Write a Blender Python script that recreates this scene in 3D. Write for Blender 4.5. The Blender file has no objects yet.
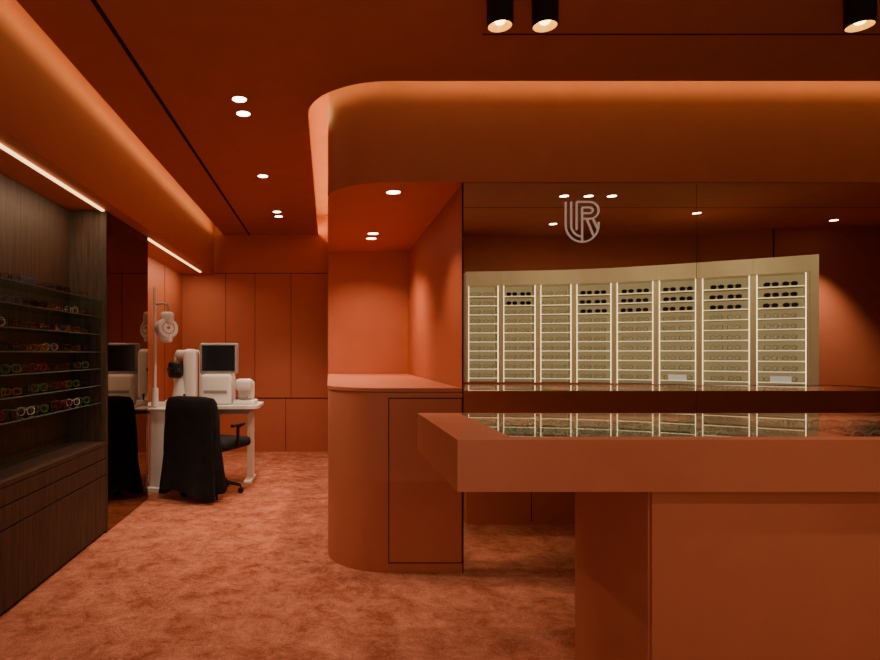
import bpy, bmesh, math, random
from mathutils import Vector, Matrix
random.seed(4)
PI = math.pi
C = bpy.context.scene.collection

# ------------------------------------------------------------------ materials
def nodes(name):
    m = bpy.data.materials.new(name); m.use_nodes = True
    nt = m.node_tree
    return m, nt, nt.nodes['Principled BSDF']

def paint(name, col, rough=0.6, var=0.06, bump=0.02, scale=6, metallic=0.0, spec=0.3, glow=0):
    m, nt, b = nodes(name)
    tc = nt.nodes.new('ShaderNodeTexCoord')
    n = nt.nodes.new('ShaderNodeTexNoise'); n.inputs['Scale'].default_value = scale; n.inputs['Detail'].default_value = 5
    r = nt.nodes.new('ShaderNodeValToRGB')
    a = tuple(max(0, c*(1-var)) for c in col); z = tuple(c*(1+var) for c in col)
    r.color_ramp.elements[0].color = (*a, 1); r.color_ramp.elements[1].color = (*z, 1)
    r.color_ramp.elements[0].position = .3; r.color_ramp.elements[1].position = .7
    nt.links.new(tc.outputs['Object'], n.inputs['Vector'])
    nt.links.new(n.outputs['Fac'], r.inputs['Fac']); nt.links.new(r.outputs['Color'], b.inputs['Base Color'])
    b.inputs['Roughness'].default_value = rough; b.inputs['Metallic'].default_value = metallic
    b.inputs['Specular IOR Level'].default_value = spec
    if glow:
        nt.links.new(r.outputs['Color'], b.inputs['Emission Color']); b.inputs['Emission Strength'].default_value = glow
    if bump:
        n2 = nt.nodes.new('ShaderNodeTexNoise'); n2.inputs['Scale'].default_value = scale*40
        bp = nt.nodes.new('ShaderNodeBump'); bp.inputs['Strength'].default_value = bump; bp.inputs['Distance'].default_value = .01
        nt.links.new(tc.outputs['Object'], n2.inputs['Vector'])
        nt.links.new(n2.outputs['Fac'], bp.inputs['Height']); nt.links.new(bp.outputs['Normal'], b.inputs['Normal'])
    return m

def emit(name, col, s):
    m, nt, b = nodes(name)
    b.inputs['Base Color'].default_value = (*col, 1)
    b.inputs['Emission Color'].default_value = (*col, 1); b.inputs['Emission Strength'].default_value = s
    return m

def clear(name, tint, fac_min, gloss_rough=0.01, ior=1.5):
    # thin clear sheet: reflects by Fresnel on its outer face, lets light straight through its inner faces
    m, nt, b = nodes(name); nt.nodes.remove(b)
    out = nt.nodes['Material Output']
    t = nt.nodes.new('ShaderNodeBsdfTransparent'); t.inputs['Color'].default_value = (*tint, 1)
    g = nt.nodes.new('ShaderNodeBsdfGlossy'); g.inputs['Roughness'].default_value = gloss_rough
    fr = nt.nodes.new('ShaderNodeFresnel'); fr.inputs['IOR'].default_value = ior
    ge = nt.nodes.new('ShaderNodeNewGeometry')
    ma = nt.nodes.new('ShaderNodeMath'); ma.operation = 'MAXIMUM'; ma.inputs[1].default_value = fac_min
    inv = nt.nodes.new('ShaderNodeMath'); inv.operation = 'SUBTRACT'; inv.inputs[0].default_value = 1
    mul = nt.nodes.new('ShaderNodeMath'); mul.operation = 'MULTIPLY'
    mx = nt.nodes.new('ShaderNodeMixShader')
    nt.links.new(fr.outputs[0], ma.inputs[0]); nt.links.new(ge.outputs['Backfacing'], inv.inputs[1])
    nt.links.new(ma.outputs[0], mul.inputs[0]); nt.links.new(inv.outputs[0], mul.inputs[1])
    nt.links.new(mul.outputs[0], mx.inputs[0])
    nt.links.new(t.outputs[0], mx.inputs[1]); nt.links.new(g.outputs[0], mx.inputs[2])
    nt.links.new(mx.outputs[0], out.inputs['Surface'])
    return m

def mirror_mat(name, col, rough=0.0):
    m, nt, b = nodes(name); nt.nodes.remove(b)
    g = nt.nodes.new('ShaderNodeBsdfGlossy'); g.inputs['Color'].default_value = (*col, 1); g.inputs['Roughness'].default_value = rough
    nt.links.new(g.outputs[0], nt.nodes['Material Output'].inputs['Surface'])
    return m

def carpet():
    m, nt, b = nodes('carpet')
    tc = nt.nodes.new('ShaderNodeTexCoord')
    n = nt.nodes.new('ShaderNodeTexNoise'); n.inputs['Scale'].default_value = 6.5; n.inputs['Detail'].default_value = 14
    n.inputs['Roughness'].default_value = .82; n.inputs['Distortion'].default_value = .35
    r = nt.nodes.new('ShaderNodeValToRGB')
    r.color_ramp.elements[0].color = (.30, .076, .044, 1); r.color_ramp.elements[0].position = .40
    r.color_ramp.elements[1].color = (.68, .250, .155, 1); r.color_ramp.elements[1].position = .62
    n2 = nt.nodes.new('ShaderNodeTexNoise'); n2.inputs['Scale'].default_value = 140; n2.inputs['Detail'].default_value = 4
    mx = nt.nodes.new('ShaderNodeMix'); mx.data_type = 'RGBA'; mx.blend_type = 'OVERLAY'; mx.inputs['Factor'].default_value = .7
    bp = nt.nodes.new('ShaderNodeBump'); bp.inputs['Strength'].default_value = .9; bp.inputs['Distance'].default_value = .015
    bp2 = nt.nodes.new('ShaderNodeBump'); bp2.inputs['Strength'].default_value = .4; bp2.inputs['Distance'].default_value = .03
    L = nt.links.new
    L(tc.outputs['Object'], n.inputs['Vector']); L(tc.outputs['Object'], n2.inputs['Vector'])
    L(n.outputs['Fac'], r.inputs['Fac']); L(r.outputs['Color'], mx.inputs['A']); L(n2.outputs['Fac'], mx.inputs['B'])
    L(mx.outputs['Result'], b.inputs['Base Color'])
    L(n.outputs['Fac'], bp2.inputs['Height']); L(bp2.outputs['Normal'], bp.inputs['Normal'])
    L(n2.outputs['Fac'], bp.inputs['Height']); L(bp.outputs['Normal'], b.inputs['Normal'])
    b.inputs['Roughness'].default_value = 1; b.inputs['Specular IOR Level'].default_value = .05
    b.inputs['Sheen Weight'].default_value = .25; b.inputs['Sheen Tint'].default_value = (1, .52, .33, 1)
    return m

def wood():
    m, nt, b = nodes('dark_wood')
    tc = nt.nodes.new('ShaderNodeTexCoord'); mp = nt.nodes.new('ShaderNodeMapping')
    mp.inputs['Scale'].default_value = (24, 24, 1.3)
    n = nt.nodes.new('ShaderNodeTexNoise'); n.inputs['Scale'].default_value = 1.8; n.inputs['Detail'].default_value = 9; n.inputs['Roughness'].default_value = .72
    r = nt.nodes.new('ShaderNodeValToRGB')
    r.color_ramp.elements[0].color = (.028, .015, .009, 1); r.color_ramp.elements[0].position = .30
    r.color_ramp.elements[1].color = (.105, .060, .037, 1); r.color_ramp.elements[1].position = .75
    bp = nt.nodes.new('ShaderNodeBump'); bp.inputs['Strength'].default_value = .2; bp.inputs['Distance'].default_value = .004
    L = nt.links.new
    L(tc.outputs['Object'], mp.inputs['Vector']); L(mp.outputs[0], n.inputs['Vector']); L(n.outputs['Fac'], r.inputs['Fac'])
    L(r.outputs['Color'], b.inputs['Base Color']); L(n.outputs['Fac'], bp.inputs['Height']); L(bp.outputs['Normal'], b.inputs['Normal'])
    b.inputs['Roughness'].default_value = .6; b.inputs['Specular IOR Level'].default_value = .25
    return m

M = {}
M['wall'] = paint('terracotta_wall', (.45, .130, .066), .6, .04)
M['ceil'] = paint('terracotta_ceiling', (.42, .126, .067), .7, .04)
M['joinery'] = paint('terracotta_joinery', (.47, .145, .078), .45, .03, .01)
M['carpet'] = carpet()
M['wood'] = wood()
M['gap'] = paint('shadow_gap', (.02, .007, .004), .9, .1, 0)
M['black'] = paint('black_metal', (.012, .012, .012), .4, .1, 0)
M['fabric'] = paint('black_fabric', (.010, .010, .012), .95, .3, .4, 12)
M['white'] = paint('white_enamel', (.80, .78, .74), .35, .03, 0)
M['grey'] = paint('grey_plastic', (.30, .29, .28), .4, .05, 0)
M['cream'] = paint('cream_lacquer', (.68, .58, .33), .5, .04, 0)
M['glowback'] = paint('glowing_cream_panel', (.64, .53, .28), .5, .04, 0, glow=.28)  # emission put into the cream so the cabinet backs look evenly lit
M['shelfedge'] = paint('glowing_shelf_edge', (.88, .77, .46), .5, .04, 0, glow=.85)  # light painted in: edges glow as bright lines, no LED in them
M['olive'] = paint('champagne_lacquer_glow', (.67, .56, .32), .4, .04, 0, glow=.08)  # faint glow added to the lacquer so header and sides look lit
M['gold'] = paint('gold_reflector_glow', (.90, .50, .05), .3, .03, 0, metallic=.3, glow=.8)  # glow put into the gold to imitate lamp light on the reflector
M['logo'] = paint('champagne_metal_glow', (.85, .76, .66), .4, .03, 0, glow=.14)  # slight glow painted into the metal to keep the strokes pale
M['tray'] = paint('green_grey_felt', (.045, .048, .035), .8, .1, 0)
M['screen'] = paint('dark_screen', (.010, .012, .016), .12, .1, 0, spec=.6)
M['glass'] = clear('table_glass', (.88, .93, .88), .05, ior=1.45)
M['shelfglass'] = clear('shelf_glass', (.66, .86, .82), .06, .05)
M['glassedge'] = paint('green_glass_edge', (.08, .17, .15), .25, .05, 0, spec=.3)
M['mirror'] = mirror_mat('wall_mirror_silver', (.90, .87, .82))
M['bronze'] = mirror_mat('bronze_mirror', (.30, .23, .18))
M['led'] = emit('warm_led', (1, .66, .28), 3.6)
M['ledcab'] = emit('cabinet_led', (1, .84, .50), 2.6)
M['bulb'] = emit('downlight_bulb', (1, .84, .62), 16)
M['lamp'] = emit('spotlight_lamp', (1, .74, .22), 9)
M['card'] = paint('white_card_glow', (.85, .85, .80), .6, .02, 0, glow=.3)  # card is no lamp; glow added to its colour to brighten it

# ------------------------------------------------------------------ mesh helpers
def B(): return bmesh.new()
def merge(bm, t, mat=None):
    if mat: bmesh.ops.transform(t, matrix=mat, verts=t.verts)
    me = bpy.data.meshes.new('tmp'); t.to_mesh(me); t.free(); bm.from_mesh(me); bpy.data.meshes.remove(me)
def box(bm, x0, x1, y0, y1, z0, z1, bev=0):
    t = bmesh.new()
    bmesh.ops.create_cube(t, size=1)
    for v in t.verts:
        v.co = Vector(((x0+x1)/2+v.co.x*(x1-x0), (y0+y1)/2+v.co.y*(y1-y0), (z0+z1)/2+v.co.z*(z1-z0)))
    if bev: bmesh.ops.bevel(t, geom=t.edges[:], offset=bev, segments=3, profile=.5, affect='EDGES')
    merge(bm, t); return bm
def prism(bm, poly, z0, z1):
    t = bmesh.new()
    f = t.faces.new([t.verts.new((x, y, z0)) for x, y in poly])
    r = bmesh.ops.extrude_face_region(t, geom=[f])
    for v in r['geom']:
        if isinstance(v, bmesh.types.BMVert): v.co.z = z1
    bmesh.ops.recalc_face_normals(t, faces=t.faces[:]); merge(bm, t); return bm
def tube(bm, pts, r, seg=10, closed=False):
    pts = [Vector(p) for p in pts]; n = len(pts); rings = []
    up = None
    for i, p in enumerate(pts):
        if closed: d = pts[(i+1) % n]-pts[i-1]
        else: d = pts[min(i+1, n-1)]-pts[max(i-1, 0)]
        d.normalize()
        if up is None: up = Vector((0, 0, 1)) if abs(d.z) < .9 else Vector((1, 0, 0))
        a = d.cross(up)
        if a.length < 1e-4: a = d.cross(Vector((0, 1, 0)))
        a.normalize(); b = a.cross(d).normalized(); up = b
        rr = r[i] if isinstance(r, (list, tuple)) else r
        rings.append([bm.verts.new(p+a*math.cos(2*PI*k/seg)*rr+b*math.sin(2*PI*k/seg)*rr) for k in range(seg)])
    m = n if closed else n-1
    for i in range(m):
        A, D = rings[i], rings[(i+1) % n]
        for k in range(seg):
            bm.faces.new((A[k], A[(k+1) % seg], D[(k+1) % seg], D[k]))
    if not closed:
        bm.faces.new(rings[0][::-1]); bm.faces.new(rings[-1])
    return bm
def lathe(bm, prof, cx=0, cy=0, seg=28, mat=None, cap=True):
    t = bmesh.new(); rings = []
    for r, z in prof:
        rings.append([t.verts.new((cx+r*math.cos(2*PI*k/seg), cy+r*math.sin(2*PI*k/seg), z)) for k in range(seg)])
    for i in range(len(rings)-1):
        for k in range(seg):
            t.faces.new((rings[i][k], rings[i][(k+1) % seg], rings[i+1][(k+1) % seg], rings[i+1][k]))
    if cap: t.faces.new(rings[0][::-1]); t.faces.new(rings[-1])
    merge(bm, t, mat); return bm
def obj(name, bm, mat, parent=None, smooth=False, local=False, mats=None):
    bmesh.ops.recalc_face_normals(bm, faces=bm.faces[:])
    if parent is not None:
        off = Vector((0, 0, 0)) if local else parent.matrix_basis.translation.copy()
    else:
        xs = [v.co.x for v in bm.verts]; ys = [v.co.y for v in bm.verts]; zs = [v.co.z for v in bm.verts]
        off = Vector(((min(xs)+max(xs))/2, (min(ys)+max(ys))/2, min(zs)))
    if off.length: bmesh.ops.translate(bm, verts=bm.verts, vec=-off)
    me = bpy.data.meshes.new(name); bm.to_mesh(me); bm.free()
    o = bpy.data.objects.new(name, me); C.objects.link(o)
    for mm in (mats or [mat]): me.materials.append(mm)
    if parent is not None: o.parent = parent
    else: o.location = off
    if smooth:
        for p in me.polygons: p.use_smooth = True
        try: me.set_sharp_from_angle(angle=math.radians(40))
        except Exception: pass
    return o
def tag(o, label=None, cat=None, group=None, kind=None):
    if label: o['label'] = label
    if cat: o['category'] = cat
    if group: o['group'] = group
    if kind: o['kind'] = kind
    return o
def thing(name, label, cat, loc=(0, 0, 0), rz=0, group=None):
    o = bpy.data.objects.new(name, None); C.objects.link(o); o.empty_display_size = .05
    o.location = loc; o.rotation_euler = (0, 0, rz)
    return tag(o, label, cat, group)
def struct(name, bm, mat, smooth=False):
    o = obj(name, bm, mat, None, smooth); o['kind'] = 'structure'; return o
def dup(root, loc, rz, label, group=None):
    r = root.copy(); C.objects.link(r); r.location = loc; r.rotation_euler = (0, 0, rz)
    r['label'] = label
    if group: r['group'] = group
    for ch in root.children:
        c = ch.copy(); C.objects.link(c); c.parent = r
    return r
ORD = ['first', 'second', 'third', 'fourth', 'fifth', 'sixth', 'seventh', 'eighth', 'ninth', 'tenth', 'eleventh', 'twelfth', 'thirteenth', 'fourteenth', 'fifteenth', 'sixteenth', 'seventeenth', 'eighteenth', 'nineteenth', 'twentieth', 'last']

def look(o, d): o.rotation_euler = Vector(d).to_track_quat('-Z', 'Y').to_euler()
def area(loc, d, sx, sy, e, col=(1, .62, .34), axis=None):
    l = bpy.data.lights.new('area_light', 'AREA'); l.shape = 'RECTANGLE'; l.size = sx; l.size_y = sy; l.energy = e; l.color = col
    o = bpy.data.objects.new('area_light', l); C.objects.link(o); o.location = loc
    z = -Vector(d).normalized(); x = Vector(axis).normalized(); y = z.cross(x).normalized(); x = y.cross(z)
    o.rotation_euler = Matrix((x, y, z)).transposed().to_euler()
    return o
def spot(loc, d, e, ang=70, blend=.7, col=(1, .76, .52), r=.03):
    l = bpy.data.lights.new('spot_light', 'SPOT'); l.energy = e; l.spot_size = math.radians(ang); l.spot_blend = blend; l.color = col; l.shadow_soft_size = r
    o = bpy.data.objects.new('spot_light', l); C.objects.link(o); o.location = loc; look(o, d); return o

# ------------------------------------------------------------------ dimensions
H = 1.3; CE = 2.85; TOP = 3.10; YP = 3.55; YB = 7.9; SB = 2.31; LS = 2.33; R = .355
def arc(cx, cy, r, a0, a1, n=20):
    return [(cx+r*math.cos(a0+(a1-a0)*i/n), cy+r*math.sin(a0+(a1-a0)*i/n)) for i in range(n+1)]

# ------------------------------------------------------------------ setting
struct('floor', box(B(), -2.1, 7.2, -1.0, 8.1, -.08, 0), M['carpet'])
gapc = .13
lip = [(-1.37, -.8), (7.0, -.8), (7.0, YP-gapc)] + arc(R, YP+R, R+gapc, -PI/2, -PI) + [(-gapc, YB), (-1.37, YB)]
struct('ceiling', prism(B(), lip, CE, CE+.03), M['ceil'])
struct('ceiling_upper', box(B(), -2.1, 7.2, -1.0, 8.1, TOP, TOP+.06), M['ceil'])
fp = [(0, YB)] + arc(R, YP+R, R, PI, 1.5*PI, 28) + [(7.0, YP), (7.0, YB)]
struct('wall_bulkhead', prism(B(), fp, SB, TOP), M['wall'], True)
struct('wall_bulkhead_left', box(B(), -1.92, -1.5, -.8, YB, LS, TOP), M['wall'])
struct('wall_left', box(B(), -2.02, -1.92, -.9, 8.0, 0, TOP), M['wall'])
struct('wall_back', box(B(), -1.92, 0, YB, YB+.1, 0, TOP), M['wall'])
struct('wall_niche', box(B(), .0, .8, 6.0, YB, 0, SB), M['wall'])
struct('wall_partition', box(B(), .8, 7.0, YP+.012, YB, 0, SB), M['wall'])
fr = [(-1.92, -.8), (4.9, -.8), (5.54, -.34), (7.0, -.2), (7.0, -.9), (-1.92, -.9)]
struct('wall_front', prism(B(), fr, 0, TOP), M['wall'])
struct('wall_right', box(B(), 7.0, 7.1, -.9, YB, 0, TOP), M['wall'])
tn = [0]
def trim(*a, mat='gap'):
    tn[0] += 1
    return struct('trim_%d' % tn[0], box(B(), *a), M[mat])
trim(-1.042, -1.018, -.79, YB-.01, CE-.002, CE+.001)
trim(.75, 6.9, 2.912, 2.922, CE-.0015, CE+.001)
trim(-.9, 6.9, .70, .712, CE-.0015, CE+.001)
trim(-1.91, -.001, YB-.003, YB+.001, 2.345, 2.353)
trim(-1.91, -.001, YB-.003, YB+.001, .70, .712)
for x in (-1.35, -.965, -.49): trim(x, x+.006, YB-.003, YB+.001, .712, 2.345)
for x in (-1.43, -.56): trim(x, x+.006, YB-.003, YB+.001, .02, .70)
for y in (6.2, 7.05): trim(-1.921, -1.917, y, y+.006, .02, LS-.01)
trim(.795, .800, YP-.001, YP+.011, .0, SB)
trim(5.5, 5.51, -.32, -.31, 0.02, CE-.02)

# ------------------------------------------------------------------ curved counter in the niche
t = thing('built_in_counter', 'curved terracotta built-in counter with rounded corner beside the mirror wall', 'counter', (.4, 4.8, 0))
cp = [(0, 5.985)] + arc(R, YP+R, R, PI, 1.5*PI, 28) + [(.795, YP), (.795, 5.985)]
obj('body', prism(B(), cp, 0, 1.066), M['joinery'], t, True)
cp2 = [(.0, 5.985)] + arc(R, YP+R, R+.004, PI, 1.5*PI, 28) + [(.794, YP-.004), (.794, 5.985)]
obj('countertop', prism(B(), cp2, 1.070, 1.092), M['joinery'], t, True)
obj('shadow_gap', box(B(), .357, .794, YP-.0012, YP+.001, .055, 1.035), M['gap'], t)
obj('door', box(B(), .362, .790, YP-.0035, YP+.001, .062, 1.029), M['joinery'], t)

# ------------------------------------------------------------------ mirror panels and the monogram
xs = [.801, 2.18, 3.56, 4.94]
ml = ['large frameless wall mirror panel with the monogram, left of the seam', 'large frameless wall mirror panel right of the seam', 'frameless wall mirror panel at the far right end']
for i in range(3):
    o = obj('mirror_panel', box(B(), xs[i]+.0015, xs[i+1]-.0015, YP-.001, YP+.009, .0, SB-.004), M['mirror'])
    tag(o, ml[i], 'mirror', 'mirror panels of the partition')
bm = B()
def L(px, py): return Vector(((px-328)/169, YP-.0055, H+(353-py)/169))
def stroke(pts, r=.0050): tube(bm, [L(*p) for p in pts], r, 8)
def parc(cx, cy, rx, ry, a0, a1, n=14): return [(cx+rx*math.cos(math.radians(a0+(a1-a0)*i/n)), cy+ry*math.sin(math.radians(a0+(a1-a0)*i/n))) for i in range(n+1)]
# rounded shield outline, open upright strokes at the left, double lined R merged into it
stroke([(565.5, 202), (565.5, 225)] + parc(582, 225, 16.5, 17, 180, 0) + [(598.5, 222)])
stroke([(571, 202), (571, 225)] + parc(582, 225, 11, 11.5, 180, 92))
stroke([(576.5, 202), (576.5, 230)])
stroke([(582, 207.5), (582, 241.5)])
stroke([(576.5, 202), (589.5, 202)] + parc(589.5, 210.4, 9, 8.4, -90, 90) + [(582, 218.8)])
stroke([(582, 207.5), (589, 207.5)] + parc(589, 210.4, 3.6, 2.9, -90, 90) + [(582, 213.3)])
stroke([(586.5, 218.8), (593.5, 236)])
stroke([(592.5, 218.3), (598, 230)])
o = obj('monogram_emblem', bm, M['logo'], None, True)
tag(o, 'pale champagne shield shaped line monogram with the letter R on the mirror', 'logo sign')

# ------------------------------------------------------------------ display table
TX0, TX1, TY0, TY1, TZ0, TZ1 = .41, 4.45, 1.90, 2.75, .86, 1.025
t = thing('display_table', 'long terracotta display table with glass top in front of the mirror wall', 'table', (2.4, 2.3, 0))
bm = B()
box(bm, TX0, TX1, TY0, TY1, TZ0, .955)
GX0, GX1, GY0, GY1 = .60, 4.30, 1.975, 2.725
box(bm, TX0, TX1, TY0, GY0, .955, TZ1); box(bm, TX0, TX1, GY1, TY1, .955, TZ1)
box(bm, TX0, GX0, GY0, GY1, .955, TZ1); box(bm, GX1, TX1, GY0, GY1, .955, TZ1)
obj('tabletop', bm, M['joinery'], t)
for a, b_ in ((.60, 1.66), (1.80, 2.92), (3.0, 4.30)):
    obj('tray', box(B(), a+.002, b_-.002, GY0+.002, GY1-.002, .9555, .965), M['tray'], t)
    area(((a+b_)/2, GY0+.03, 1.017), (0, .001, -1), b_-a-.06, .02, 1.0, (1, .86, .62), (1, 0, 0))  # pair of unseen lamps added under the glass to brighten the frames
    area(((a+b_)/2, GY1-.03, 1.017), (0, -.001, -1), b_-a-.06, .02, .5, (1, .86, .62), (1, 0, 0))
obj('divider', box(B(), 1.66, 1.80, GY0+.001, GY1-.001, .9555, 1.012), M['joinery'], t)
obj('divider', box(B(), 2.92, 3.0, GY0+.001, GY1-.001, .9555, 1.012), M['joinery'], t)
obj('glass_top', box(B(), GX0+.001, GX1-.001, GY0+.001, GY1-.001, 1.0188, 1.0245), M['glass'], t)
bm = B(); box(bm, 1.05, 4.2, 1.97, 2.55, 0, .86)
obj('base', bm, M['joinery'], t)
obj('base_panel', box(B(), 1.056, 4.19, 1.955, 1.969, .0, .857), M['joinery'], t)
for x in (1.54, 2.4, 3.3):
    obj('seam', box(B(), x, x+.005, 2.549, 2.552, .02, .85), M['gap'], t)

# ------------------------------------------------------------------ eyeglasses
def rim(cx, w, h, p, n=22, y=0):
    out = []
    for k in range(n):
        a = 2*PI*k/n; c, s = math.cos(a), math.sin(a)
        out.append(Vector((cx+w*math.copysign(abs(c)**(2/p), c), y, h*math.copysign(abs(s)**(2/p), s)*(1 if s > 0 else .92))))
    return out
def glasses_bm(w, h, p, r, seg=6, n=22):
    zc = h+.004; bm = B(); dx = w+.009
    for s in (-1, 1):
        tube(bm, [q+Vector((0, 0, zc)) for q in rim(s*dx, w, h, p, n)], r, seg, True)
    tube(bm, [(-.011, 0, zc+.006), (-.004, -.001, zc+.011), (.004, -.001, zc+.011), (.011, 0, zc+.006)], r, seg)
    return bm
def lens_bm(bm, s, w, h, p, n=22):
    zc = h+.004; dx = w+.009
    bm.faces.new([bm.verts.new(q+Vector((0, .0005, zc))) for q in rim(s*dx, w*.97, h*.97, p, n)]); return bm
def temple_bm(bm, s, w, h, r, seg=6):
    zc = h+.004; X = s*(2*w+.010)
    tube(bm, [(X, 0, zc+h*.5), (X+s*.001, .012, zc+h*.5), (X-s*.001, .09, zc+h*.45), (X-s*.004, .12, zc+h*.2), (X-s*.006, .132, .004)], [r*1.2, r*1.2, r, r, r], seg)
    return bm
LC = {'clear': clear('clear_lens', (.92, .94, .92), .04, ior=1.3), 'dark': paint('dark_lens', (.008, .008, .010), .25, .1, 0, spec=.3)}
def make_glasses(color, rgb, shape, lens, r=.0026):
    w, h, p = {'round': (.0245, .0228, 2.2), 'rectangular': (.0275, .0175, 4.0), 'square': (.0262, .0215, 3.2)}[shape]
    m = paint('frame_'+color.replace(' ', '_'), rgb, .35, .05, 0, spec=.2)
    t = thing('sunglasses' if lens != 'clear' else 'eyeglasses', 'x', 'glasses', (0, -30, 0))
    obj('frame_front', glasses_bm(w, h, p, r), m, t, True, True)
    for s in (-1, 1):
        obj('lens', lens_bm(B(), s, w, h, p), LC[lens], t, False, True)
        obj('temple', temple_bm(B(), s, w, h, r*.8), m, t, True, True)
    return t
kinds = [('black', (.008, .008, .008), 'square', 'clear'), ('red', (.28, .012, .010), 'round', 'clear'), ('tortoiseshell', (.07, .028, .013), 'rectangular', 'clear'),
         ('green', (.06, .26, .07), 'square', 'clear'), ('white', (.55, .53, .48), 'round', 'clear'), ('orange', (.36, .10, .015), 'rectangular', 'clear'),
         ('blue', (.03, .08, .18), 'square', 'clear'), ('silver', (.30, .30, .28), 'round', 'clear'), ('black', (.01, .01, .01), 'square', 'dark')]
protos = [make_glasses(*k, r=.0026) for k in kinds]
used = [False]*len(protos)
def put(k, loc, rz, label, group):
    if not used[k]:
        used[k] = True; o = protos[k]; o.location = loc; o.rotation_euler = (0, 0, rz); o['label'] = label; o['group'] = group
        return o
    return dup(protos[k], loc, rz, label, group)

# ------------------------------------------------------------------ left display cabinet
DX = -1.6; DY0, DY1 = .5, 4.36
t = thing('display_cabinet', 'tall dark wood wall display cabinet with glass shelves of eyeglasses over drawers', 'cabinet', (-1.75, 2.4, 0))
obj('back_panel', box(B(), -1.915, -1.865, DY0, DY1-.03, .66, LS-.003), M['wood'], t)
obj('side_panel', box(B(), -1.915, DX, DY1-.03, DY1, 0, LS-.003), M['wood'], t)
obj('base', box(B(), -1.915, DX-.02, DY0, DY1-.031, 0, .634), M['gap'], t)
obj('ledge', box(B(), -1.915, DX-.001, DY0, DY1-.031, .636, .660), M['wood'], t)
for y0, y1 in ((DY0, 2.38), (2.386, DY1-.034)):
    for z0, z1 in ((.545, .630), (.428, .537), (.02, .420)):
        obj('drawer', box(B(), DX-.019, DX-.001, y0, y1, z0, z1, .002), M['wood'], t)
shelf_z = [1.68, 1.56, 1.435, 1.31, 1.19, 1.07, .945]
for z in shelf_z:
    obj('glass_shelf', box(B(), -1.863, -1.641, DY0+.1, DY1-.034, z-.006, z), M['shelfglass'], t)
    obj('shelf_edge', box(B(), -1.640, -1.637, DY0+.1, DY1-.034, z-.006, z), M['glassedge'], t)
obj('light_strip', box(B(), -1.628, -1.606, DY0, DY1-.05, LS-.012, LS-.003), M['led'], t)
pick = [
    [0, 2, 8, 0, 2, 6, 0, 2, 0], [2, 7, 0, 2, 8, 0, 6, 2, 7], [0, 2, 6, 0, 0, 2, 0, 7, 0],
    [8, 2, 0, 7, 5, 2, 0, 0, 2], [3, 0, 2, 0, 1, 2, 3, 0, 7], [0, 3, 1, 2, 3, 0, 5, 3, 1], [3, 4, 1, 0, 3, 4, 2, 1, 3]]
for si, z in enumerate(shelf_z):
    for j in range(9):
        y = 4.16-.156*j+random.uniform(-.004, .004)
        k = pick[si][j]
        put(k, (-1.705+random.uniform(-.006, .006), y, z+.0008), PI/2-.33+random.uniform(-.05, .05),
            '%s %s, %s from the far end on the %s glass shelf' % (kinds[k][0], 'sunglasses' if kinds[k][3] != 'clear' else kinds[k][2]+' eyeglasses', ORD[j], ORD[si]+' from the top' if si else 'top'),
            'eyeglasses on the dark wood display shelves')
for row, y in enumerate((2.20, 2.38, 2.56)):
    x = .70; j = 0
    while x < 3.35:
        if not (1.58 < x < 1.88 or 2.84 < x < 3.08):
            k = [7, 4, 2, 7, 0, 4, 7, 4][(j+row*3) % 8]
            put(k, (x, y, .9655), random.uniform(-.05, .05), '%s %s eyeglasses under the table glass, %s from the left in the %s row' % (kinds[k][0], kinds[k][2], ORD[j], ['front', 'middle', 'back'][row]), 'eyeglasses inside the display table')
            j += 1
        x += .142
for i, u in enumerate(used):
    if not u:
        for c in list(protos[i].children): bpy.data.objects.remove(c)
        bpy.data.objects.remove(protos[i])

# ------------------------------------------------------------------ mirror on the left wall + block behind
o = obj('wall_mirror', box(B(), -1.61, -1.6, 4.366, 5.33, .004, LS-.004), M['bronze'])
tag(o, 'tall bronze tinted mirror at the end of the dark wood display cabinet', 'mirror')
struct('wall_pier', box(B(), -1.919, -1.612, 4.362, 5.335, 0, LS-.001), M['gap'])
tag(obj('light_strip', box(B(), -1.628, -1.606, 5.36, 7.6, LS-.010, LS), M['led']), 'thin warm light strip in the ceiling edge above the eye test desk', 'light strip')

# ------------------------------------------------------------------ lit curved cabinet seen in the mirror (8 bays)
PX = [466, 501, 538, 574, 614, 656, 699, 753, 810]; SC = [81.2, 81.6, 82.3, 83.3, 85, 87.5, 90.3, 94, 98]
P = [Vector(((px-328)/s, 7.1-600/s)) for px, s in zip(PX, SC)]
def gl_single(lens, rgbmat, shape, r):
    w, h, p = {'round': (.0245, .0235, 2.0), 'square': (.0265, .0215, 2.6)}[shape]
    bm = glasses_bm(w, h, p, r, 5, 14)
    for s in (-1, 1): temple_bm(bm, s, w, h, .0022, 5)
    nf = len(bm.faces)
    for s in (-1, 1): lens_bm(bm, s, w, h, p, 14)
    bm.faces.ensure_lookup_table()
    for f in bm.faces[nf:]: f.material_index = 1
    me = bpy.data.meshes.new('glasses'); bm.to_mesh(me); bm.free()
    me.materials.append(rgbmat); me.materials.append(LC[lens]); return me
me_sun = gl_single('dark', M['black'], 'square', .0032)
me_clear = gl_single('clear', paint('thin_metal_rim', (.26, .20, .11), .4, .05, 0), 'round', .0019)
shz = [.995+.1115*i for i in range(10)]
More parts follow.
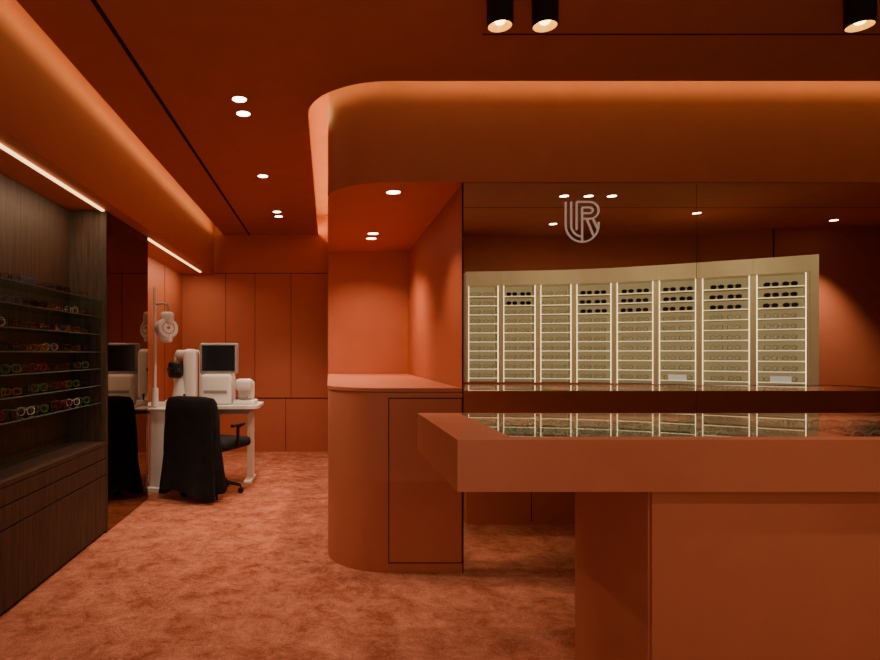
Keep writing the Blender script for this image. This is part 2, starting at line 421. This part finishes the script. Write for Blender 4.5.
for i in range(8):
    a, b_ = P[i], P[i+1]; d = b_-a; w = d.length; mid = (a+b_)/2; th = PI+math.atan2(d.y, d.x)
    t = thing('lit_display_cabinet', 'cream lit shelf cabinet, %s from the left in the curved row' % ORD[i], 'cabinet', (mid.x, mid.y, 0), th, 'curved row of lit shelf cabinets')
    h = w/2-.001; dp = .26
    bm = B(); box(bm, -h, h, .0, dp, 0, .94); obj('base', bm, M['joinery'], t, False, True)
    obj('back_panel', box(B(), -h, h, dp-.02, dp, .941, 2.13), M['glowback'], t, False, True)
    obj('header', box(B(), -h, h, -.012, dp, 2.131, 2.30), M['olive'], t, False, True)
    sw = .028
    for s in (-1, 1):
        x0, x1 = (h-sw, h) if s > 0 else (-h, -h+sw)
        obj('side_panel', box(B(), x0, x1, 0, dp-.021, .941, 2.13), M['olive'], t, False, True)
        x0, x1 = (h-sw-.0085, h-sw-.0005) if s > 0 else (-h+sw+.0005, -h+sw+.0085)
        obj('light_strip', box(B(), x0, x1, .012, .02, .945, 2.125), M['ledcab'], t, False, True)
    for z in shz:
        obj('shelf', box(B(), -h+.039, h-.039, .034, dp-.021, z-.010, z), M['cream'], t, False, True)
        obj('shelf_edge', box(B(), -h+.039, h-.039, .030, .0335, z-.010, z), M['shelfedge'], t, False, True)
    if i == 7: obj('end_panel', box(B(), -h-.07, -h-.001, -.012, dp, 0, 2.30), M['olive'], t, False, True)
    cs, sn = math.cos(th), math.sin(th)
    for zi, z in enumerate(shz):
        sun = (zi >= 7 and i >= 3) or (zi >= 8 and i == 1)
        for sx in (-.080, .080):
            lx, ly = sx+random.uniform(-.006, .006), .06
            o = bpy.data.objects.new('sunglasses' if sun else 'eyeglasses', me_sun if sun else me_clear); C.objects.link(o)
            o.location = (mid.x+lx*cs-ly*sn, mid.y+lx*sn+ly*cs, z+.0005); o.rotation_euler = (0, 0, th)
            if sun: tag(o, 'black sunglasses on the upper shelves of the %s lit cabinet from the left' % ORD[i], 'sunglasses', 'black sunglasses in the %s lit cabinet' % ORD[i])
            else: tag(o, 'thin rimmed eyeglasses on the shelves of the %s lit cabinet from the left' % ORD[i], 'glasses', 'thin eyeglasses in the %s lit cabinet' % ORD[i])
    if i in (5, 7):
        bm = B(); box(bm, -.09, .09, .035, .04, .996, 1.056)
        bmesh.ops.transform(bm, matrix=Matrix.Translation((mid.x, mid.y, 0)) @ Matrix.Rotation(th, 4, 'Z'), verts=bm.verts)
        tag(obj('sign_card', bm, M['card']), 'small white card on the lowest shelf of the %s lit cabinet' % ORD[i], 'card', 'white cards in the lit cabinets')
for x, y in ((2.1, 1.25), (3.2, 1.35), (4.0, 1.7), (4.8, 2.1)):  # added spots without fixtures, brightening the curved cabinet row
    spot((x, y+.1, CE-.02), (.10, -1.35, -1.0), 40, 75, .9, (1, .82, .52), .05)
for x, e in ((.9, 44), (1.9, 40), (3.0, 36)):  # unseen fill spots added behind the camera to lighten the table front
    spot((x, -.2, CE-.02), (.0, 2.2, -1.75), e, 40, .9, (1, .80, .62), .05)
# large unseen fill light added behind the camera to brighten the room
area((-.3, -.72, 1.5), (-.1, 1, .15), 2.4, 2.0, 30, (1, .76, .56), (1, 0, 0))

# ------------------------------------------------------------------ downlights
def make_down():
    t = thing('downlight', 'x', 'ceiling light', (0, 0, 0))
    obj('trim_ring', lathe(B(), [(.044, 0), (.051, 0), (.051, -.004), (.044, -.004), (.044, 0)], cap=False), M['ceil'], t, True, True)
    obj('bulb', lathe(B(), [(.043, -.001), (.043, -.003)]), M['bulb'], t, True, True)
    return t
dl = make_down(); first = [True]
def down(x, y, z, label, e, ang=75, dirn=(0, 0, -1), group=None, col=(1, .77, .55)):
    if first[0]: o = dl; first[0] = False; o.location = (x, y, z); o['label'] = label; o['group'] = group
    else: o = dup(dl, (x, y, z), 0, label, group)
    if e: spot((x, y, z-.012), dirn, e, ang, col=col)
g1 = 'recessed downlights in the corridor ceiling'; g2 = 'recessed downlights above the counter niche'; g3 = 'downlights reflected in the mirror'
down(-.54, 3.66, CE, 'round recessed downlight nearest the camera in the corridor ceiling', 92, 85, group=g1)
down(-.547, 3.88, CE, 'round recessed downlight just behind the nearest corridor downlight', 92, 85, group=g1)
down(-.57, 5.25, CE, 'single round downlight midway along the corridor ceiling', 140, 85, group=g1)
down(-.56, 6.58, CE, 'round downlight in front of the farthest pair in corridor ceiling', 80, 85, group=g1)
down(-.56, 6.80, CE, 'round downlight farthest back in the corridor ceiling', 80, 85, group=g1)
NC = (1, .60, .34)
down(.41, 3.76, SB, 'round downlight above the front of the curved counter', 42, 100, group=g2, col=NC)
down(.38, 5.06, SB, 'round downlight above the back of the counter, nearer one', 55, 110, group=g2, col=NC)
down(.38, 5.28, SB, 'round downlight above the back of the counter, farther one', 55, 120, (0, .2, -1), group=g2, col=NC)
down(2.33, 1.18, CE, 'downlight seen in the mirror, left of three near the monogram', 50, group=g3)
down(2.57, 1.18, CE, 'downlight seen in the mirror, middle of three near the monogram', 0, group=g3)
down(2.80, 1.18, CE, 'downlight seen in the mirror, right of three near the monogram', 50, group=g3)
down(4.08, .46, CE, 'downlight reflected right beside the mirror seam', 40, group=g3)
down(5.9, .10, CE, 'downlight reflected at the far right of the mirror', 220, group=g3)
down(2.7, -.1, CE, 'dim downlight reflected left of the monogram', 20, group=g3)
def make_spot():
    t = thing('ceiling_spotlight', 'x', 'ceiling light', (0, 0, 0))
    z0 = -.135
    obj('housing', lathe(B(), [(.054, z0), (.056, z0+.002), (.056, 0), (.001, 0), (.001, z0+.09), (.030, z0+.09), (.0505, z0)], cap=False), M['black'], t, True, True)
    obj('reflector', lathe(B(), [(.0500, z0+.001), (.044, z0+.02), (.032, z0+.035), (.001, z0+.040)], cap=False), M['gold'], t, True, True)
    obj('bulb', lathe(B(), [(.024, z0+.024), (.018, z0+.014), (.008, z0+.010)]), M['lamp'], t, True, True)
    return t
ms = make_spot()
sl = ['black cylinder spotlight, leftmost at the top of the photo', 'black cylinder spotlight, second from left beside its twin', 'black cylinder spotlight at the upper right corner']
YS = 2.6
for i, px in enumerate((500, 545, 860)):
    x = (px-328)*YS/600
    if i == 0: ms.location = (x, YS, CE); ms['label'] = sl[0]; ms['group'] = 'black cylinder ceiling spotlights'
    else: dup(ms, (x, YS, CE), 0, sl[i], 'black cylinder ceiling spotlights')
    spot((x, YS, CE-.14), (0, -.2, -1), 25, 75)

# ------------------------------------------------------------------ eye-test corner
t = thing('desk', 'white eye test desk holding instruments against the far left wall', 'desk', (-1.28, 6.1, 0))
bm = B()
pl = [(-1.86, 5.82), (-.80, 5.82)] + arc(-.80, 5.94, .12, -PI/2, 0, 8) + [(-.68, 6.36), (-1.86, 6.36)]
prism(bm, pl, .755, .785); obj('tabletop', bm, M['white'], t)
obj('apron', box(B(), -1.78, -.80, 5.9, 6.3, .70, .754), M['grey'], t)
for x, y in ((-.80, 6.22), (-1.78, 6.22)):
    obj('leg', box(B(), x-.035, x+.035, y-.04, y+.04, .03, .70, .008), M['white'], t)
    obj('foot', box(B(), x-.04, x+.04, y-.27, y+.10, 0, .03, .008), M['white'], t)
t = thing('refraction_stand', 'white instrument stand with tall thin pole and small viewing head', 'medical instrument', (-1.585, 5.68, 0))
obj('base', box(B(), -1.69, -1.48, 5.56, 5.79, 0, .05, .01), M['white'], t)
obj('column', box(B(), -1.67, -1.50, 5.60, 5.75, .051, .76, .015), M['white'], t)
obj('top_plate', box(B(), -1.69, -1.40, 5.58, 5.80, .761, .785, .008), M['white'], t)
obj('pole', tube(B(), [(-1.64, 5.68, .786), (-1.64, 5.68, 1.92)], .016, 14), M['white'], t, True)
obj('collar', lathe(B(), [(.030, .79), (.034, .80), (.034, .96), (.030, .97)], -1.64, 5.68), M['white'], t, True)
obj('arm', tube(B(), [(-1.64, 5.68, 1.76), (-1.56, 5.68, 1.77), (-1.52, 5.68, 1.76), (-1.51, 5.68, 1.70), (-1.515, 5.67, 1.66)], .012, 10), M['grey'], t, True)
bm = B()
rot = Matrix.Translation((-1.52, 5.66, 1.53)) @ Matrix.Rotation(math.radians(36), 4, 'Z') @ Matrix.Rotation(math.radians(80), 4, 'X')
lathe(bm, [(.02, -.07), (.088, -.065), (.104, -.035), (.104, .02), (.090, .04), (.02, .045)], mat=rot)
box(bm, -1.58, -1.46, 5.62, 5.73, 1.56, 1.69, .03)
box(bm, -1.58, -1.47, 5.61, 5.71, 1.40, 1.49, .025)
obj('viewing_head', bm, M['white'], t, True)
bm = B()
lathe(bm, [(.052, .0455), (.052, .048), (.060, .048), (.060, .0455)], mat=rot, cap=False)
lathe(bm, [(.001, .0455), (.016, .0455), (.016, .050), (.001, .050)], mat=rot, seg=16)
obj('dial', bm, M['grey'], t, True)
t = thing('slit_lamp', 'bulky white and black eye microscope with chin rest beside the thin pole', 'medical instrument', (-1.46, 5.98, .786))
obj('base', box(B(), -1.60, -1.32, 5.87, 6.12, .786, .84, .015), M['white'], t)
obj('column', tube(B(), [(-1.46, 6.0, .83), (-1.46, 6.0, .94), (-1.46, 6.0, 1.08)], [.10, .085, .055], 20), M['white'], t, True)
obj('microscope', box(B(), -1.57, -1.44, 5.86, 6.12, 1.05, 1.22, .035), M['black'], t, True)
bm = B()
for s in (-.035, .035): tube(bm, [(-1.50+s, 5.86, 1.13), (-1.50+s, 5.79, 1.14)], [.024, .02], 12)
obj('eyepieces', bm, M['black'], t, True)
bm = B(); box(bm, -1.44, -1.31, 5.92, 6.08, .84, 1.34, .045); box(bm, -1.52, -1.34, 5.94, 6.06, 1.24, 1.33, .035)
obj('lamp_tower', bm, M['white'], t, True)
obj('joystick', tube(B(), [(-1.40, 5.86, .84), (-1.40, 5.85, .90)], [.008, .014], 10), M['black'], t, True)
obj('chin_rest', tube(B(), [(-1.58, 6.2, .79), (-1.58, 6.2, 1.28), (-1.56, 6.2, 1.32), (-1.34, 6.2, 1.32), (-1.32, 6.2, 1.28), (-1.32, 6.2, .79)], .012, 8), M['white'], t, True)
t = thing('autorefractor', 'chunky white eye testing machine with a dark square screen on top', 'medical instrument', (-1.10, 6.1, .786))
obj('body', box(B(), -1.27, -.96, 5.94, 6.26, .786, 1.09, .035), M['white'], t, True)
obj('slot', box(B(), -1.23, -1.00, 5.935, 5.9395, .90, .93), M['grey'], t)
obj('monitor', box(B(), -1.29, -.91, 6.02, 6.12, 1.092, 1.40, .02), M['grey'], t, True)
obj('screen', box(B(), -1.265, -.935, 6.016, 6.0195, 1.12, 1.378), M['screen'], t)
t = thing('lensmeter', 'small white lens measuring instrument at the right end of the desk', 'medical instrument', (-.82, 6.05, .786))
obj('base', box(B(), -.94, -.72, 5.93, 6.18, .786, .83, .012), M['white'], t, True)
obj('body', box(B(), -.91, -.75, 6.06, 6.18, .83, 1.02, .03), M['white'], t, True)
obj('head', box(B(), -.92, -.76, 5.93, 6.10, .93, 1.04, .03), M['white'], t, True)
obj('lens_holder', box(B(), -.88, -.80, 5.93, 6.0, .85, .88, .006), M['grey'], t)
CH = (-1.08, 5.58, 0)
t = thing('office_chair', 'black office chair on casters draped with a black cover at the desk', 'chair', CH, math.radians(-24))
bm = B()
for q in range(5):
    a = q*2*PI/5+.4; c, s = math.cos(a), math.sin(a)
    tube(bm, [(0, 0, .11), (.14*c, .14*s, .10), (.27*c, .27*s, .075)], [.026, .02, .014], 8)
obj('star_base', bm, M['black'], t, True, True)
for q in range(5):
    a = q*2*PI/5+.4; c, s = math.cos(a), math.sin(a); bm = B()
    for off in (-.014, .014):
        lathe(bm, [(.006, -.009), (.026, -.008), (.026, .008), (.006, .009)], seg=18, mat=Matrix.Translation((.27*c, .27*s, .026)) @ Matrix.Rotation(a, 4, 'Z') @ Matrix.Translation((0, off, 0)) @ Matrix.Rotation(PI/2, 4, 'X'))
    tube(bm, [(.27*c, .27*s, .03), (.27*c, .27*s, .078)], .007, 6)
    obj('caster', bm, M['black'], t, True, True)
obj('gas_column', tube(B(), [(0, 0, .09), (0, 0, .28), (0, 0, .281), (0, 0, .42)], [.028, .028, .018, .018], 14), M['black'], t, True, True)
obj('seat', box(B(), -.25, .27, -.22, .27, .42, .51, .035), M['fabric'], t, True, True)
for s in (-1, 1):
    obj('armrest', tube(B(), [(s*.24, .0, .44), (s*.285, .0, .47), (s*.285, .0, .62), (s*.285, .10, .645), (s*.285, -.10, .645)], .016, 8), M['black'], t, True, True)
obj('back_support', tube(B(), [(0, -.15, .42), (0, -.22, .43), (0, -.25, .50), (0, -.26, .60)], .02, 8), M['black'], t, True, True)
bm = B(); rings = []; n = 72
for z, w, d_ in ((.07, .30, .14), (.10, .30, .135), (.25, .292, .11), (.45, .288, .09), (.62, .286, .075), (.78, .278, .062), (.87, .262, .048), (.905, .235, .032), (.918, .14, .014)):
    ring = []
    for k in range(n):
        a = 2*PI*k/n; c, s = math.cos(a), math.sin(a)
        fold = (1+.11*max(0, (.78-z)/.6)*math.sin(a*8+z*4)+.06*max(0, (.85-z))*math.sin(a*17+1))
        ring.append(bm.verts.new((w*fold*math.copysign(abs(c)**.6, c), -.30+d_*fold*math.copysign(abs(s)**.75, s)-.03*(z-.5), z+.035*math.sin(a*3+1)*(1 if z < .2 else 0))))
    rings.append(ring)
for i in range(len(rings)-1):
    for k in range(n): bm.faces.new((rings[i][k], rings[i][(k+1) % n], rings[i+1][(k+1) % n], rings[i+1][k]))
bm.faces.new(rings[0][::-1]); bm.faces.new(rings[-1])
obj('backrest_cover', bm, M['fabric'], t, True, True)

# ------------------------------------------------------------------ cove lights
OR = (1, .66, .20)
bk = .03
for dz, e1, sl_ in ((CE+.04, 9, 1.0), (CE+.17, 5, .45)):     # low strip: crisp edge glow; high strip: wash of the face
    area((3.65, YP-gapc-bk, dz), (0, sl_, -.6), 6.5, .022, e1, OR, (1, 0, 0))
    for k in range(4):
        a = PI+(k+.5)*PI/8; rr = R+gapc+bk
        area((R+rr*math.cos(a), YP+R+rr*math.sin(a), dz), (-math.cos(a)*sl_, -math.sin(a)*sl_, -.6), .19, .022, e1*.03, OR, (-math.sin(a), math.cos(a), 0))
    area((-1.37+bk, 3.5, dz), (-sl_, 0, -.6), 8.5, .022, e1*1.3, OR, (0, 1, 0))
area((-gapc-bk, 5.9, CE+.06), (.9, 0, .15), 3.9, .03, 24, OR, (0, 1, 0))
area((-1.617, 2.4, LS-.016), (-.15, 0, -1), 3.7, .02, 17, (1, .76, .50), (0, 1, 0))
area((-1.617, 6.5, LS-.016), (-.15, 0, -1), 2.2, .02, 12, (1, .72, .44), (0, 1, 0))

w = bpy.data.worlds.new('World'); bpy.context.scene.world = w; w.use_nodes = True
w.node_tree.nodes['Background'].inputs[0].default_value = (.25, .10, .05, 1); w.node_tree.nodes['Background'].inputs[1].default_value = .3

cam = bpy.data.cameras.new('Camera'); co = bpy.data.objects.new('Camera', cam); C.objects.link(co)
co.location = (0, 0, H); co.rotation_euler = (PI/2, 0, 0)
cam.sensor_width = 36; cam.sensor_fit = 'HORIZONTAL'; cam.lens = 36*600/880
cam.shift_x = (440-328)/880; cam.shift_y = (353-330)/880
cam.clip_start = .02
bpy.context.scene.camera = co
